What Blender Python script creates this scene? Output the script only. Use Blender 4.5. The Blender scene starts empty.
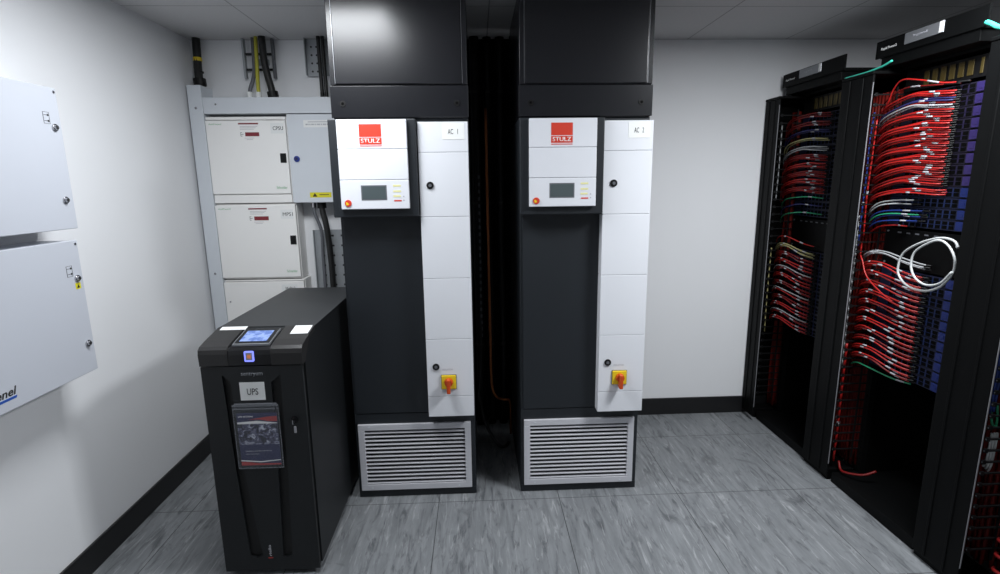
import bpy, bmesh, math, random
from mathutils import Vector, Matrix
R = random.Random(7)
scn = bpy.context.scene
col = scn.collection
PI = math.pi

# ------------------------------------------------------------------ materials
def nodemat(name):
    m = bpy.data.materials.new(name); m.use_nodes = True
    return m, m.node_tree.nodes, m.node_tree.links, m.node_tree.nodes['Principled BSDF']

def mat(name, rgb, rough=.5, metal=0., bump=0., bscale=600., var=.0, vscale=6., spec=.5, emit=None, estr=0., alpha=1., trans=0.):
    m, N, L, b = nodemat(name)
    b.inputs['Base Color'].default_value = (*rgb, 1)
    b.inputs['Roughness'].default_value = rough
    b.inputs['Metallic'].default_value = metal
    b.inputs['Specular IOR Level'].default_value = spec
    b.inputs['Alpha'].default_value = alpha
    b.inputs['Transmission Weight'].default_value = trans
    if emit:
        b.inputs['Emission Color'].default_value = (*emit, 1)
        b.inputs['Emission Strength'].default_value = estr
    g = N.new('ShaderNodeNewGeometry')
    if var > 0:
        n = N.new('ShaderNodeTexNoise'); n.inputs['Scale'].default_value = vscale; n.inputs['Detail'].default_value = 4
        L.new(g.outputs['Position'], n.inputs['Vector'])
        mx = N.new('ShaderNodeMix'); mx.data_type = 'RGBA'
        mx.inputs[6].default_value = (*[c * (1 - var) for c in rgb], 1)
        mx.inputs[7].default_value = (*[min(1, c * (1 + var)) for c in rgb], 1)
        L.new(n.outputs['Fac'], mx.inputs[0]); L.new(mx.outputs[2], b.inputs['Base Color'])
    if bump > 0:
        n2 = N.new('ShaderNodeTexNoise'); n2.inputs['Scale'].default_value = bscale; n2.inputs['Detail'].default_value = 2
        L.new(g.outputs['Position'], n2.inputs['Vector'])
        bp = N.new('ShaderNodeBump'); bp.inputs['Strength'].default_value = bump; bp.inputs['Distance'].default_value = .001
        L.new(n2.outputs['Fac'], bp.inputs['Height']); L.new(bp.outputs['Normal'], b.inputs['Normal'])
    return m

def grid_mask(N, L, px, axis_specs, halfw):
    """1 on thin lines at offset + k*pitch along the given axes of a position vector"""
    sep = N.new('ShaderNodeSeparateXYZ'); L.new(px, sep.inputs[0])
    out = None
    for ax, off, pitch in axis_specs:
        a = N.new('ShaderNodeMath'); a.operation = 'SUBTRACT'; L.new(sep.outputs[ax], a.inputs[0]); a.inputs[1].default_value = off - 50 * pitch
        mo = N.new('ShaderNodeMath'); mo.operation = 'MODULO'; L.new(a.outputs[0], mo.inputs[0]); mo.inputs[1].default_value = pitch
        c = N.new('ShaderNodeMath'); c.operation = 'SUBTRACT'; L.new(mo.outputs[0], c.inputs[0]); c.inputs[1].default_value = pitch / 2
        d = N.new('ShaderNodeMath'); d.operation = 'ABSOLUTE'; L.new(c.outputs[0], d.inputs[0])
        e = N.new('ShaderNodeMath'); e.operation = 'GREATER_THAN'; L.new(d.outputs[0], e.inputs[0]); e.inputs[1].default_value = pitch / 2 - halfw
        if out is None: out = e
        else:
            f = N.new('ShaderNodeMath'); f.operation = 'MAXIMUM'; L.new(out.outputs[0], f.inputs[0]); L.new(e.outputs[0], f.inputs[1]); out = f
    return out.outputs[0]

def floor_mat():
    m, N, L, b = nodemat('grey_streaked_vinyl')
    g = N.new('ShaderNodeNewGeometry')
    def streak(sx, sy, detail, dist, seed, rot=0.):
        mp = N.new('ShaderNodeMapping'); mp.inputs['Scale'].default_value = (sx, sy, 1); mp.inputs['Location'].default_value = (seed, seed * 1.7, 0)
        mp.inputs['Rotation'].default_value = (0, 0, rot)
        L.new(g.outputs['Position'], mp.inputs[0])
        n = N.new('ShaderNodeTexNoise'); n.inputs['Scale'].default_value = 1; n.inputs['Detail'].default_value = detail
        n.inputs['Distortion'].default_value = dist; n.inputs['Roughness'].default_value = .62
        L.new(mp.outputs[0], n.inputs['Vector']); return n.outputs['Fac']
    def ramp(src, p0, c0, p1, c1):
        r = N.new('ShaderNodeValToRGB'); L.new(src, r.inputs[0])
        r.color_ramp.elements[0].position = p0; r.color_ramp.elements[0].color = (c0, c0, c0, 1)
        r.color_ramp.elements[1].position = p1; r.color_ramp.elements[1].color = (c1, c1, c1, 1)
        return r.outputs[0]
    def mix(fac, a, bcol):
        x = N.new('ShaderNodeMix'); x.data_type = 'RGBA'
        L.new(fac, x.inputs[0])
        for i, v in ((6, a), (7, bcol)):
            if isinstance(v, tuple): x.inputs[i].default_value = (*v, 1)
            else: L.new(v, x.inputs[i])
        return x.outputs[2]
    base = mix(ramp(streak(26, 3.4, 10, .8, 3.1, .08), .3, 0, .72, 1), (.150, .159, .168), (.250, .262, .274))
    dark = mix(ramp(streak(24, 4.2, 11, 1.6, 11.3, .10), .53, 0, .67, .9), base, (.085, .09, .098))
    light = mix(ramp(streak(44, 5.0, 10, 1.5, 27.9, .12), .56, 0, .71, .75), dark, (.40, .41, .42))
    blot = mix(ramp(streak(6, 4, 6, 2.5, 41.0), .58, 0, .70, .6), light, (.10, .105, .112))
    seam = grid_mask(N, L, g.outputs['Position'], ((0, -.222, .6097), (1, 2.413, .6097)), .0019)
    fin = mix(seam, blot, (.05, .052, .055))
    L.new(fin, b.inputs['Base Color'])
    b.inputs['Roughness'].default_value = .42
    b.inputs['Specular IOR Level'].default_value = .35
    return m

def ceiling_mat():
    m, N, L, b = nodemat('white_ceiling_tile')
    g = N.new('ShaderNodeNewGeometry')
    seam = grid_mask(N, L, g.outputs['Position'], ((0, -1.13, .6035), (1, 2.745, .6035)), .0035)
    n = N.new('ShaderNodeTexNoise'); n.inputs['Scale'].default_value = 90; n.inputs['Detail'].default_value = 5; L.new(g.outputs['Position'], n.inputs['Vector'])
    mx0 = N.new('ShaderNodeMix'); mx0.data_type = 'RGBA'; L.new(n.outputs['Fac'], mx0.inputs[0])
    mx0.inputs[6].default_value = (.56, .555, .56, 1); mx0.inputs[7].default_value = (.64, .635, .64, 1)
    mx = N.new('ShaderNodeMix'); mx.data_type = 'RGBA'; L.new(seam, mx.inputs[0]); L.new(mx0.outputs[2], mx.inputs[6]); mx.inputs[7].default_value = (.3, .3, .3, 1)
    L.new(mx.outputs[2], b.inputs['Base Color']); b.inputs['Roughness'].default_value = .9
    return m

def photo_mat():
    """the small picture on the brochure: dark and pale marbled shapes"""
    m, N, L, b = nodemat('brochure_picture')
    g = N.new('ShaderNodeNewGeometry')
    n = N.new('ShaderNodeTexNoise'); n.inputs['Scale'].default_value = 38; n.inputs['Detail'].default_value = 5; n.inputs['Distortion'].default_value = 1.5
    L.new(g.outputs['Position'], n.inputs['Vector'])
    r = N.new('ShaderNodeValToRGB'); L.new(n.outputs['Fac'], r.inputs[0])
    e = r.color_ramp.elements; e[0].position = .42; e[0].color = (.02, .02, .035, 1); e[1].position = .66; e[1].color = (.62, .64, .72, 1)
    x = e.new(.54); x.color = (.11, .11, .19, 1)
    L.new(r.outputs[0], b.inputs['Base Color']); b.inputs['Roughness'].default_value = .3
    return m

def screen_mat():
    m, N, L, b = nodemat('blue_lit_screen')
    g = N.new('ShaderNodeNewGeometry')
    n = N.new('ShaderNodeTexNoise'); n.inputs['Scale'].default_value = 45; L.new(g.outputs['Position'], n.inputs['Vector'])
    r = N.new('ShaderNodeValToRGB'); L.new(n.outputs['Fac'], r.inputs[0])
    r.color_ramp.elements[0].position = .38; r.color_ramp.elements[0].color = (.12, .22, .62, 1)
    r.color_ramp.elements[1].position = .56; r.color_ramp.elements[1].color = (.36, .5, .95, 1)
    b.inputs['Base Color'].default_value = (.02, .03, .06, 1)
    L.new(r.outputs[0], b.inputs['Emission Color']); b.inputs['Emission Strength'].default_value = 1.0
    b.inputs['Roughness'].default_value = .15
    return m

M = dict(
    wall=mat('white_wall_paint', (.85, .857, .875), .75, bump=.15, bscale=260, var=.02, vscale=2),
    floor=floor_mat(), ceil=ceiling_mat(),
    base=mat('black_skirting', (.008, .008, .009), .45),
    box=mat('white_enamel', (.58, .605, .665), .4, var=.01),
    boxgap=mat('grey_gasket', (.18, .18, .19), .7),
    chrome=mat('chrome', (.5, .5, .52), .25, 1.),
    grey=mat('grey_powder_coat', (.68, .715, .76), .42, var=.03, bump=.1),
    cream=mat('cream_enamel', (.93, .92, .90), .45, var=.015),
    creamdk=mat('cream_enamel_edge', (.55, .53, .48), .5, var=.02),
    black=mat('black_plastic', (.004, .004, .0045), .5, spec=.3, var=.1),
    blackm=mat('black_powder_coat', (.007, .0075, .008), .42, bump=.35, bscale=900, var=.08),
    blackrack=mat('black_rack_steel', (.0022, .0024, .0026), .55, spec=.12, var=.1),
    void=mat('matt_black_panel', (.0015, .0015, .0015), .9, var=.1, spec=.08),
    ups=mat('black_textured_steel', (.006, .0075, .009), .5, bump=.15, bscale=1200, var=.08),
    upstop=mat('black_textured_top', (.022, .024, .026), .5, bump=.3, bscale=1200, var=.08),
    upscap=mat('charcoal_plastic', (.022, .021, .021), .36, var=.05),
    glossblack=mat('gloss_black', (.006, .006, .007), .25),
    acbody=mat('anthracite_steel', (.009, .012, .016), .5, bump=.12, bscale=900, var=.05),
    plenum=mat('black_satin_steel', (.008, .0085, .011), .27, bump=.05, bscale=700, var=.05),
    acwhite=mat('white_panel_paint', (.745, .76, .80), .42, var=.01),
    dispwhite=mat('white_display_plastic', (.74, .755, .80), .38, var=.01),
    alu=mat('satin_aluminium', (.66, .66, .70), .42, .25, var=.03),
    lcd=mat('grey_lcd', (.075, .095, .10), .25, var=.05),
    red=mat('red_logo_print', (.64, .045, .022), .45, var=.02),
    redh=mat('orange_red_handle', (.58, .07, .01), .25, var=.03),
    yellow=mat('yellow_plate', (.80, .58, .015), .4, var=.02),
    yellab=mat('yellow_label', (.75, .68, .02), .5, var=.02),
    pale=mat('pale_yellow_button', (.80, .77, .38), .5, var=.02),
    label=mat('white_label', (.85, .86, .85), .45, var=.01),
    ink=mat('black_ink', (.02, .02, .02), .6, var=.05),
    greyink=mat('grey_ink', (.42, .42, .46), .6, var=.05),
    redink=mat('dark_red_print', (.22, .02, .03), .5, var=.03),
    greenink=mat('green_print', (.22, .48, .27), .6, var=.03),
    blueink=mat('blue_print', (.02, .09, .42), .5, var=.03),
    blueknob=mat('blue_knob', (.02, .05, .30), .3, var=.05),
    cblack=mat('black_cable', (.012, .012, .012), .5, var=.1),
    cgrey=mat('grey_cable', (.12, .125, .14), .5, var=.1),
    cyg=mat('yellow_green_cable', (.48, .45, .04), .5, var=.1),
    galv=mat('galvanised_steel', (.36, .38, .40), .45, .3, var=.12, vscale=30),
    copper=mat('copper_pipe', (.42, .14, .05), .3, .9, var=.05),
    cred=mat('red_cord', (.40, .011, .009), .4, var=.08, vscale=20),
    cred2=mat('deep_red_cord', (.17, .006, .006), .45, var=.08, vscale=20),
    cbundle=mat('dull_red_cable', (.15, .008, .005), .55, var=.12, vscale=30, spec=.3),
    cblue=mat('blue_cord', (.012, .035, .2), .4, var=.08, vscale=20),
    cnavy=mat('navy_cord', (.02, .022, .11), .4, var=.08, vscale=20),
    cgreen=mat('green_cord', (.02, .30, .14), .4, var=.08, vscale=20),
    cteal=mat('teal_cord', (.06, .62, .46), .4, var=.05, vscale=20),
    cwhite=mat('white_cord', (.56, .58, .58), .4, var=.03, vscale=20),
    cpale=mat('pale_grey_cord', (.36, .37, .38), .4, var=.06, vscale=20),
    ctan=mat('straw_cord', (.42, .38, .17), .4, var=.06, vscale=20),
    sleeve=mat('white_cord_label', (.42, .42, .45), .5, var=.05),
    purple=mat('purple_end_block', (.032, .020, .12), .45, var=.08),
    blueblk=mat('blue_end_block', (.007, .020, .14), .45, var=.08),
    panp=mat('dark_purple_panel', (.008, .006, .018), .6, var=.1),
    panb=mat('dark_blue_panel', (.004, .007, .03), .6, var=.1),
    tickb=mat('bright_blue_tick', (.006, .018, .085), .55, var=.05),
    tickp=mat('violet_tick', (.012, .008, .04), .55, var=.05),
    pink=mat('pink_connector', (.40, .06, .12), .4, var=.05),
    amber=mat('dull_yellow_block', (.055, .038, .005), .6, var=.1),
    silver=mat('silver_badge', (.30, .31, .33), .35, .6, var=.05),
    steel=mat('bare_steel_edge', (.30, .30, .32), .4, .3, var=.05),
    vent=mat('black_mesh_vent', (.004, .004, .004), .6, bump=.8, bscale=400),
    wallet=mat('clear_plastic', (.6, .64, .7), .25, alpha=.05, spec=.25, var=.02),
    walletrim=mat('milky_plastic_seam', (.45, .47, .52), .3, alpha=.28, var=.02),
    navy=mat('navy_print', (.022, .024, .085), .35, var=.04),
    brochred=mat('red_swoosh_print', (.42, .04, .035), .35, var=.04),
    picture=photo_mat(), screen=screen_mat(),
    bluering=mat('blue_lit_ring', (.1, .12, .5), .3, emit=(.22, .26, 1.), estr=1.3, var=.01),
    orange=mat('orange_lit_symbol', (.4, .14, .06), .4, emit=(.6, .2, .09), estr=.5, var=.01),
    tube_glow=mat('lit_diffuser', (.9, .9, .9), .5, emit=(.9, .95, 1.), estr=2., var=.01),
)

# ------------------------------------------------------------------ mesh helpers
def link(o, parent=None):
    col.objects.link(o)
    if parent: o.parent = parent
    return o

def world_loc(o):
    v = Vector(o.location)
    while o.parent: o = o.parent; v += Vector(o.location)
    return v

class MB:
    """collects shapes given in room coordinates and links them as one mesh"""
    def __init__(s): s.bm = bmesh.new()
    def box(s, x0, x1, y0, y1, z0, z1, bev=0., seg=2):
        t = bmesh.new()
        r = bmesh.ops.create_cube(t, size=1)
        for v in t.verts:
            v.co = Vector(((x0 + x1) / 2 + v.co.x * (x1 - x0), (y0 + y1) / 2 + v.co.y * (y1 - y0), (z0 + z1) / 2 + v.co.z * (z1 - z0)))
        if bev > 0:
            bmesh.ops.bevel(t, geom=t.edges[:], offset=bev, segments=seg, affect='EDGES', profile=.5)
        s.merge(t); return s
    def merge(s, t):
        me = bpy.data.meshes.new('t'); t.to_mesh(me); t.free(); s.bm.from_mesh(me); bpy.data.meshes.remove(me)
    def cyl(s, p0, p1, r0, r1=None, n=20, bev=0.):
        p0, p1 = Vector(p0), Vector(p1); r1 = r0 if r1 is None else r1
        d = p1 - p0
        t = bmesh.new()
        bmesh.ops.create_cone(t, cap_ends=True, segments=n, radius1=r0, radius2=r1, depth=d.length)
        if bev > 0:
            es = [e for e in t.edges if len(e.link_faces) == 2 and any(len(f.verts) > 4 for f in e.link_faces)]
            bmesh.ops.bevel(t, geom=es, offset=bev, segments=2, affect='EDGES')
        q = Vector((0, 0, 1)).rotation_difference(d.normalized()).to_matrix().to_4x4()
        bmesh.ops.transform(t, matrix=Matrix.Translation((p0 + p1) / 2) @ q, verts=t.verts)
        s.merge(t); return s
    def tube(s, pts, r, n=8, per=5, smooth=True, caps=True, radii=None):
        P = spline(pts, per) if smooth else [Vector(p) for p in pts]
        rings = []; up = None
        for i, p in enumerate(P):
            d = (P[min(i + 1, len(P) - 1)] - P[max(i - 1, 0)]).normalized()
            if up is None:
                up = Vector((0, 0, 1)) if abs(d.z) < .9 else Vector((0, 1, 0))
            a = d.cross(up).normalized(); up = a.cross(d).normalized()
            rr = r if radii is None else radii[0] + (radii[1] - radii[0]) * i / (len(P) - 1)
            rings.append([s.bm.verts.new(p + rr * (math.cos(2 * PI * k / n) * a + math.sin(2 * PI * k / n) * up)) for k in range(n)])
        for A, B in zip(rings, rings[1:]):
            for k in range(n):
                f = s.bm.faces.new((A[k], A[(k + 1) % n], B[(k + 1) % n], B[k])); f.smooth = True
        if caps:
            s.bm.faces.new(rings[0][::-1]); s.bm.faces.new(rings[-1])
        return s
    def prism(s, poly, axis, a0, a1):
        """poly of 2D points extruded along an axis; 2D order: x->(y,z) y->(x,z) z->(x,y)"""
        def p3(u, v, a):
            return {'x': (a, u, v), 'y': (u, a, v), 'z': (u, v, a)}[axis]
        A = [s.bm.verts.new(p3(u, v, a0)) for u, v in poly]; B = [s.bm.verts.new(p3(u, v, a1)) for u, v in poly]
        n = len(poly)
        s.bm.faces.new(A[::-1]); s.bm.faces.new(B)
        for k in range(n): s.bm.faces.new((A[k], A[(k + 1) % n], B[(k + 1) % n], B[k]))
        return s
    def build(s, name, m, parent=None, smooth=False):
        bmesh.ops.recalc_face_normals(s.bm, faces=s.bm.faces)
        me = bpy.data.meshes.new(name)
        s.bm.to_mesh(me); s.bm.free()
        me.materials.append(m if not isinstance(m, str) else M[m])
        o = bpy.data.objects.new(name, me)
        link(o, parent)
        if parent:
            me.transform(Matrix.Translation(-world_loc(parent)))
        else:                                    # origin at the base of its own bounds
            xs = [v.co for v in me.vertices]
            c = Vector(((min(v.x for v in xs) + max(v.x for v in xs)) / 2, (min(v.y for v in xs) + max(v.y for v in xs)) / 2, min(v.z for v in xs)))
            me.transform(Matrix.Translation(-c)); o.location = c
        if smooth:
            for p in me.polygons: p.use_smooth = True
        return o

def spline(pts, per=5):
    P = [Vector(p) for p in pts]
    if len(P) < 3: return P
    P = [2 * P[0] - P[1]] + P + [2 * P[-1] - P[-2]]
    out = []
    for i in range(1, len(P) - 2):
        p0, p1, p2, p3 = P[i - 1:i + 3]
        for k in range(per):
            t = k / per
            out.append(.5 * ((2 * p1) + (p2 - p0) * t + (2 * p0 - 5 * p1 + 4 * p2 - p3) * t * t + (3 * p1 - p0 - 3 * p2 + p3) * t ** 3))
    out.append(P[-2]); return out

def shape2d(polys, depth):
    """flat outline(s) with holes, thickened: returns a mesh in XY with thickness along Z"""
    cu = bpy.data.curves.new('t', 'CURVE'); cu.dimensions = '2D'; cu.fill_mode = 'BOTH'; cu.extrude = depth / 2
    for poly in polys:
        sp = cu.splines.new('POLY'); sp.points.add(len(poly) - 1); sp.use_cyclic_u = True
        for q, (u, v) in zip(sp.points, poly): q.co = (u, v, 0, 1)
    return curve_mesh(cu)

def curve_mesh(cu):
    o = bpy.data.objects.new('t', cu); col.objects.link(o)
    dg = bpy.context.evaluated_depsgraph_get(); dg.update()
    me = bpy.data.meshes.new_from_object(o.evaluated_get(dg))
    bpy.data.objects.remove(o); bpy.data.curves.remove(cu)
    return me

DIRS = {'-y': ((1, 0, 0), (0, 0, 1), (0, -1, 0)), '+x': ((0, 1, 0), (0, 0, 1), (1, 0, 0)), '-x': ((0, -1, 0), (0, 0, 1), (-1, 0, 0))}
def text(name, s, c, h, face, m, parent, w=None, bold=0., rot=0., shear=0., depth=.0006):
    cu = bpy.data.curves.new('t', 'FONT'); cu.body = s; cu.size = 1; cu.align_x = 'LEFT'; cu.offset = bold; cu.shear = shear; cu.resolution_u = 3
    me = curve_mesh(cu)
    xs = [v.co.x for v in me.vertices]; ys = [v.co.y for v in me.vertices]
    cx, cy = (min(xs) + max(xs)) / 2, (min(ys) + max(ys)) / 2
    sy = h / (max(ys) - min(ys)); sx = sy if w is None else w / (max(xs) - min(xs))
    bm = bmesh.new(); bm.from_mesh(me); bpy.data.meshes.remove(me)
    X, Y, Nn = (Vector(d) for d in DIRS[face])
    for v in bm.verts:
        u, w_ = (v.co.x - cx) * sx, (v.co.y - cy) * sy
        u, w_ = u * math.cos(rot) - w_ * math.sin(rot), u * math.sin(rot) + w_ * math.cos(rot)
        v.co = Vector(c) + X * u + Y * w_
    r = bmesh.ops.extrude_face_region(bm, geom=bm.faces[:])
    for v in r['geom']:
        if isinstance(v, bmesh.types.BMVert): v.co += Nn * depth
    b = MB(); b.bm.free(); b.bm = bm
    return b.build(name, m, parent)

def tag(o, label, cat, group=None):
    o['label'] = label; o['category'] = cat
    if group: o['group'] = group
    return o
def thing(name, loc, label, cat, group=None):
    o = bpy.data.objects.new(name, None); o.empty_display_size = .1; link(o); o.location = loc
    return tag(o, label, cat, group)
def struct(o): o['kind'] = 'structure'; return o

# ------------------------------------------------------------------ the room
XL, XR, YB, YF, ZC = -1.643, 3.15, 3.353, -1.7, 2.41
struct(MB().box(XL - .1, XR + .1, YF - .1, YB + .1, -.1, 0).build('floor', 'floor'))
struct(MB().box(XL - .1, XR + .1, YF - .1, YB + .1, ZC, ZC + .1).build('ceiling', 'ceil'))
struct(MB().box(XL - .1, XL, YF, YB, 0, ZC).build('wall_left', 'wall'))
struct(MB().box(XR, XR + .1, YF, YB, 0, ZC).build('wall_right', 'wall'))
struct(MB().box(XL - .1, XR + .1, YB, YB + .1, 0, ZC).build('wall_back', 'wall'))
struct(MB().box(XL - .1, XR + .1, YF - .1, YF, 0, ZC).build('wall_front', 'wall'))
struct(MB().box(XL, XL + .012, YF, YB, 0, .117, .003).build('baseboard_left', 'base'))
struct(MB().box(.82, XR, YB - .012, YB, 0, .117, .003).build('baseboard_back', 'base'))

# ceiling lights (above the camera's view)
def ceiling_light(cx, cy, label, w, d, power, spread):
    t = thing('ceiling_light', (cx, cy, ZC - .02), label, 'light', 'ceiling lights')
    f = MB(); z0, z1 = ZC - .02, ZC - .0005
    for a in (-1, 1):
        f.box(cx + a * (w / 2 - .012) - .012, cx + a * (w / 2 - .012) + .012, cy - d / 2, cy + d / 2, z0, z1)
        f.box(cx - w / 2 + .024, cx + w / 2 - .024, cy + a * (d / 2 - .012) - .012, cy + a * (d / 2 - .012) + .012, z0, z1)
    f.build('frame', 'box', t)
    MB().box(cx - w / 2 + .024, cx + w / 2 - .024, cy - d / 2 + .024, cy + d / 2 - .024, z0 + .008, z1).build('diffuser', 'tube_glow', t)
    la = bpy.data.lights.new('lamp', 'AREA'); la.shape = 'RECTANGLE'; la.size = w - .06; la.size_y = d - .06
    la.energy = power; la.color = (.93, .965, 1.); la.spread = math.radians(spread)
    lo = bpy.data.objects.new('lamp', la); col.objects.link(lo); lo.parent = t; lo.location = (0, 0, -.002)
LIGHTS = [(-.69, 1.93, 'square recessed ceiling light between the white boxes and the AC 1 unit', .59, .59, 24, 180),
          (1.587, 1.55, 'square recessed ceiling light over the right aisle by the racks', .59, .59, 58, 180)]
for a in LIGHTS: ceiling_light(*a)

# ------------------------------------------------------------------ white boxes on the left wall
def wall_box(y0, y1, z0, z1, label, locks, sticker):
    xf = -1.493
    t = thing('wall_enclosure', (XL, (y0 + y1) / 2, z0), label, 'electrical box', 'white boxes on the left wall')
    MB().box(XL, xf - .02, y0 + .002, y1 - .002, z0 + .002, z1 - .002, .003).build('body', 'box', t)
    MB().box(xf - .0195, xf - .0175, y0 + .008, y1 - .008, z0 + .008, z1 - .008).build('gasket', 'boxgap', t)
    d = MB().box(xf - .017, xf, y0, y1, z0, z1, .0025).build('door', 'box', t)
    for (y, z) in locks:
        k = MB().cyl((xf, y, z), (xf + .006, y, z), .0125, bev=.001).cyl((xf + .006, y, z), (xf + .011, y, z), .009, .0075).build('lock', 'chrome', d)
        MB().box(xf + .011, xf + .0118, y - .002, y + .002, z - .005, z + .005).build('keyhole', 'ink', k)
    MB().cyl((xf, y1 - .012, z1 - .014), (xf + .002, y1 - .012, z1 - .014), .005, n=12).build('screw', 'chrome', d)
    # little key diagram beside the top lock
    ly, lz = locks[0]; yy, zz = ly - .03, lz + .03
    g = MB(); e = xf + .0004
    for a, b in (((yy - .014, zz - .02), (yy - .012, zz + .02)), ((yy - .014, zz + .019), (yy + .014, zz + .02)), ((yy - .014, zz - .02), (yy + .014, zz - .019)), ((yy + .0125, zz - .02), (yy + .014, zz + .02)),
                 ((yy - .010, zz + .009), (yy + .004, zz + .0105)), ((yy - .010, zz - .011), (yy + .004, zz - .0095))):
        g.box(xf, e, a[0], b[0], a[1], b[1])
    g.cyl((xf, yy + .008, zz + .010), (e, yy + .008, zz + .010), .004, n=12).cyl((xf, yy + .008, zz - .010), (e, yy + .008, zz - .010), .004, n=12)
    g.build('key_diagram', 'ink', d)
    if sticker:
        st = MB().box(xf, xf + .0005, ly - .013, ly + .013, lz - .04, lz - .017).build('warning_sticker', 'yellab', d)
        MB().prism([(ly - .007, lz - .036), (ly + .007, lz - .036), (ly, lz - .022)], 'x', xf + .0005, xf + .0008).build('warning_triangle', 'ink', st)
        text('lettering', 'enel', (xf, 1.632, .9455), .027, '+x', 'ink', d, w=.076, bold=.02, shear=.25)
        MB().prism([(1.42, .920), (1.664, .920), (1.668, .928), (1.42, .928)], 'x', xf, xf + .0006).build('blue_underline', 'blueink', d)
    return t
wall_box(1.43, 2.048, 1.431, 1.927, 'white steel box mounted higher on the left wall, two chrome locks', [(2.015, 1.79), (2.008, 1.536)], False)
wall_box(1.40, 2.030, .886, 1.389, 'lower white steel box on the left wall with yellow warning sticker and blue underlined lettering', [(2.0, 1.249), (1.999, .998)], True)

# ------------------------------------------------------------------ distribution boards on the back wall
YP = 3.213
t = thing('cable_trunking', (-1.585, 3.29, 0), 'grey steel trunking running up the corner and across above the cream boards', 'trunking')
v = MB().box(-1.625, -1.547, YP, YB - .001, 0, 2.14, .002).build('upright', 'grey', t)
MB().box(-1.5465, -.62, YP + .004, YB - .001, 1.984, 2.073, .002).build('crosspiece', 'grey', t)
for i, (x, z) in enumerate(((-1.585, 2.015), (-1.587, 1.06))):
    MB().cyl((x, YP, z), (x, YP - .003, z), .007, n=14).build('screw', 'chrome', t)
MB().cyl((-1.475, YP + .004, 2.035), (-1.475, YP + .001, 2.035), .006, n=14).build('screw', 'chrome', t)

def board(x0, x1, z0, z1, dz0, dz1, label, txt, lab, strip, rect, hz, kind):
    t = thing('distribution_board', ((x0 + x1) / 2, 3.28, z0), label, 'electrical panel', 'cream boards on the back wall')
    MB().box(x0, x1, YP + .022, YB - .001, z0, z1, .003).build('casing', 'cream', t)
    if kind: MB().box(x0 + .002, x1 - .002, YP + .006, YP + .0215, z0 + .001, dz0 - .004, .003).build('bottom_rail', 'cream', t)
    if z1 - dz1 > .012: MB().box(x0 + .002, x1 - .002, YP + .006, YP + .0215, dz1 + .004, z1 - .001, .003).build('top_rail', 'cream', t)
    d = MB().box(x0 + .001, x1 - .003, YP, YP + .021, dz0, dz1, .003).build('door', 'cream', t)
    ya, yb = YP - .0006, YP
    l = MB().box(lab[0], lab[1], ya, yb, lab[2], lab[3]).build('name_label', 'label', d)
    text('lettering', txt, ((lab[0] + lab[1]) / 2 + .005, ya, (lab[2] + lab[3]) / 2), .021, '-y', 'ink', l, w=.058)
    if hz:
        h = MB().box(x1 - .047, x1 - .012, YP - .004, YP, hz - .027, hz + .027, .002).build('handle', 'black', d)
        MB().box(x1 - .040, x1 - .022, YP - .007, YP - .004, hz - .018, hz + .020, .002).build('latch', 'black', h)
        MB().box(strip[0], strip[1], ya, yb, strip[2], strip[2] + .008).build('red_strip', 'redink', d)
        n = MB()
        for k in range(3): n.box(strip[0] + .008, strip[1] - .006 - .01 * k, ya, yb, strip[2] - .012 - k * .008, strip[2] - .010 - k * .008)
        for k in range(2): n.box(rect[0] - .005 + .01 * k, rect[1] - .03 - .008 * k, ya, yb, rect[2] - .011 - k * .008, rect[2] - .009 - k * .008)
        n.build('small_print', 'greyink', d)
        MB().box(rect[0], rect[1], ya, yb, rect[2], rect[3]).build('red_rectangle', 'redink', d)
        sy = MB()
        sx = rect[0] - .02
        sy.box(sx - .006, sx - .004, ya, yb, rect[2], rect[3]).box(sx - .004, sx + .003, ya, yb, rect[3] - .002, rect[3]).box(sx - .004, sx + .010, ya, yb, (rect[2] + rect[3]) / 2 - .001, (rect[2] + rect[3]) / 2 + .001).box(sx - .004, sx + .003, ya, yb, rect[2], rect[2] + .002)
        sy.build('symbol', 'ink', d)
        text('maker_name', 'Schneider', (x1 - .052, ya, dz0 + .036), .016, '-y', 'greenink', d, w=.062)
        text('model_print', 'Acti9 board', (x0 + .055, ya, dz1 - .020), .008, '-y', 'greenink', d, w=.07)
    else:
        w = MB().prism([(-1.242, .878), (-1.206, .878), (-1.224, .910)], 'y', ya, yb).build('warning_triangle', 'yellab', d)
        MB().box(-1.226, -1.222, ya - .0003, ya, .884, .900).build('mark', 'ink', w)
        MB().cyl((-1.515, yb, .885), (-1.515, yb - .003, .885), .005, n=12).build('screw', 'chrome', d)
    return t
board(-1.545, -1.091, 1.477, 1.968, 1.530, 1.946, 'cream distribution board at the top of the column, labelled CPSU', 'CPSU', (-1.179, -1.105, 1.872, 1.931), (-1.36, -1.247, 1.924), (-1.325, -1.246, 1.858, 1.880), 1.734, True)
board(-1.545, -1.075, 1.020, 1.473, 1.032, 1.465, 'cream distribution board in the middle of the column, labelled MPS1', 'MPS1', (-1.166, -1.093, 1.383, 1.437), (-1.352, -1.244, 1.440), (-1.322, -1.238, 1.376, 1.399), 1.256, False)
board(-1.545, -1.062, .46, 1.016, .47, 1.004, 'lowest cream distribution board, half hidden behind the black UPS cabinet', 'M1P12', (-1.20, -1.105, .935, .985), None, None, None, False)

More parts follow.
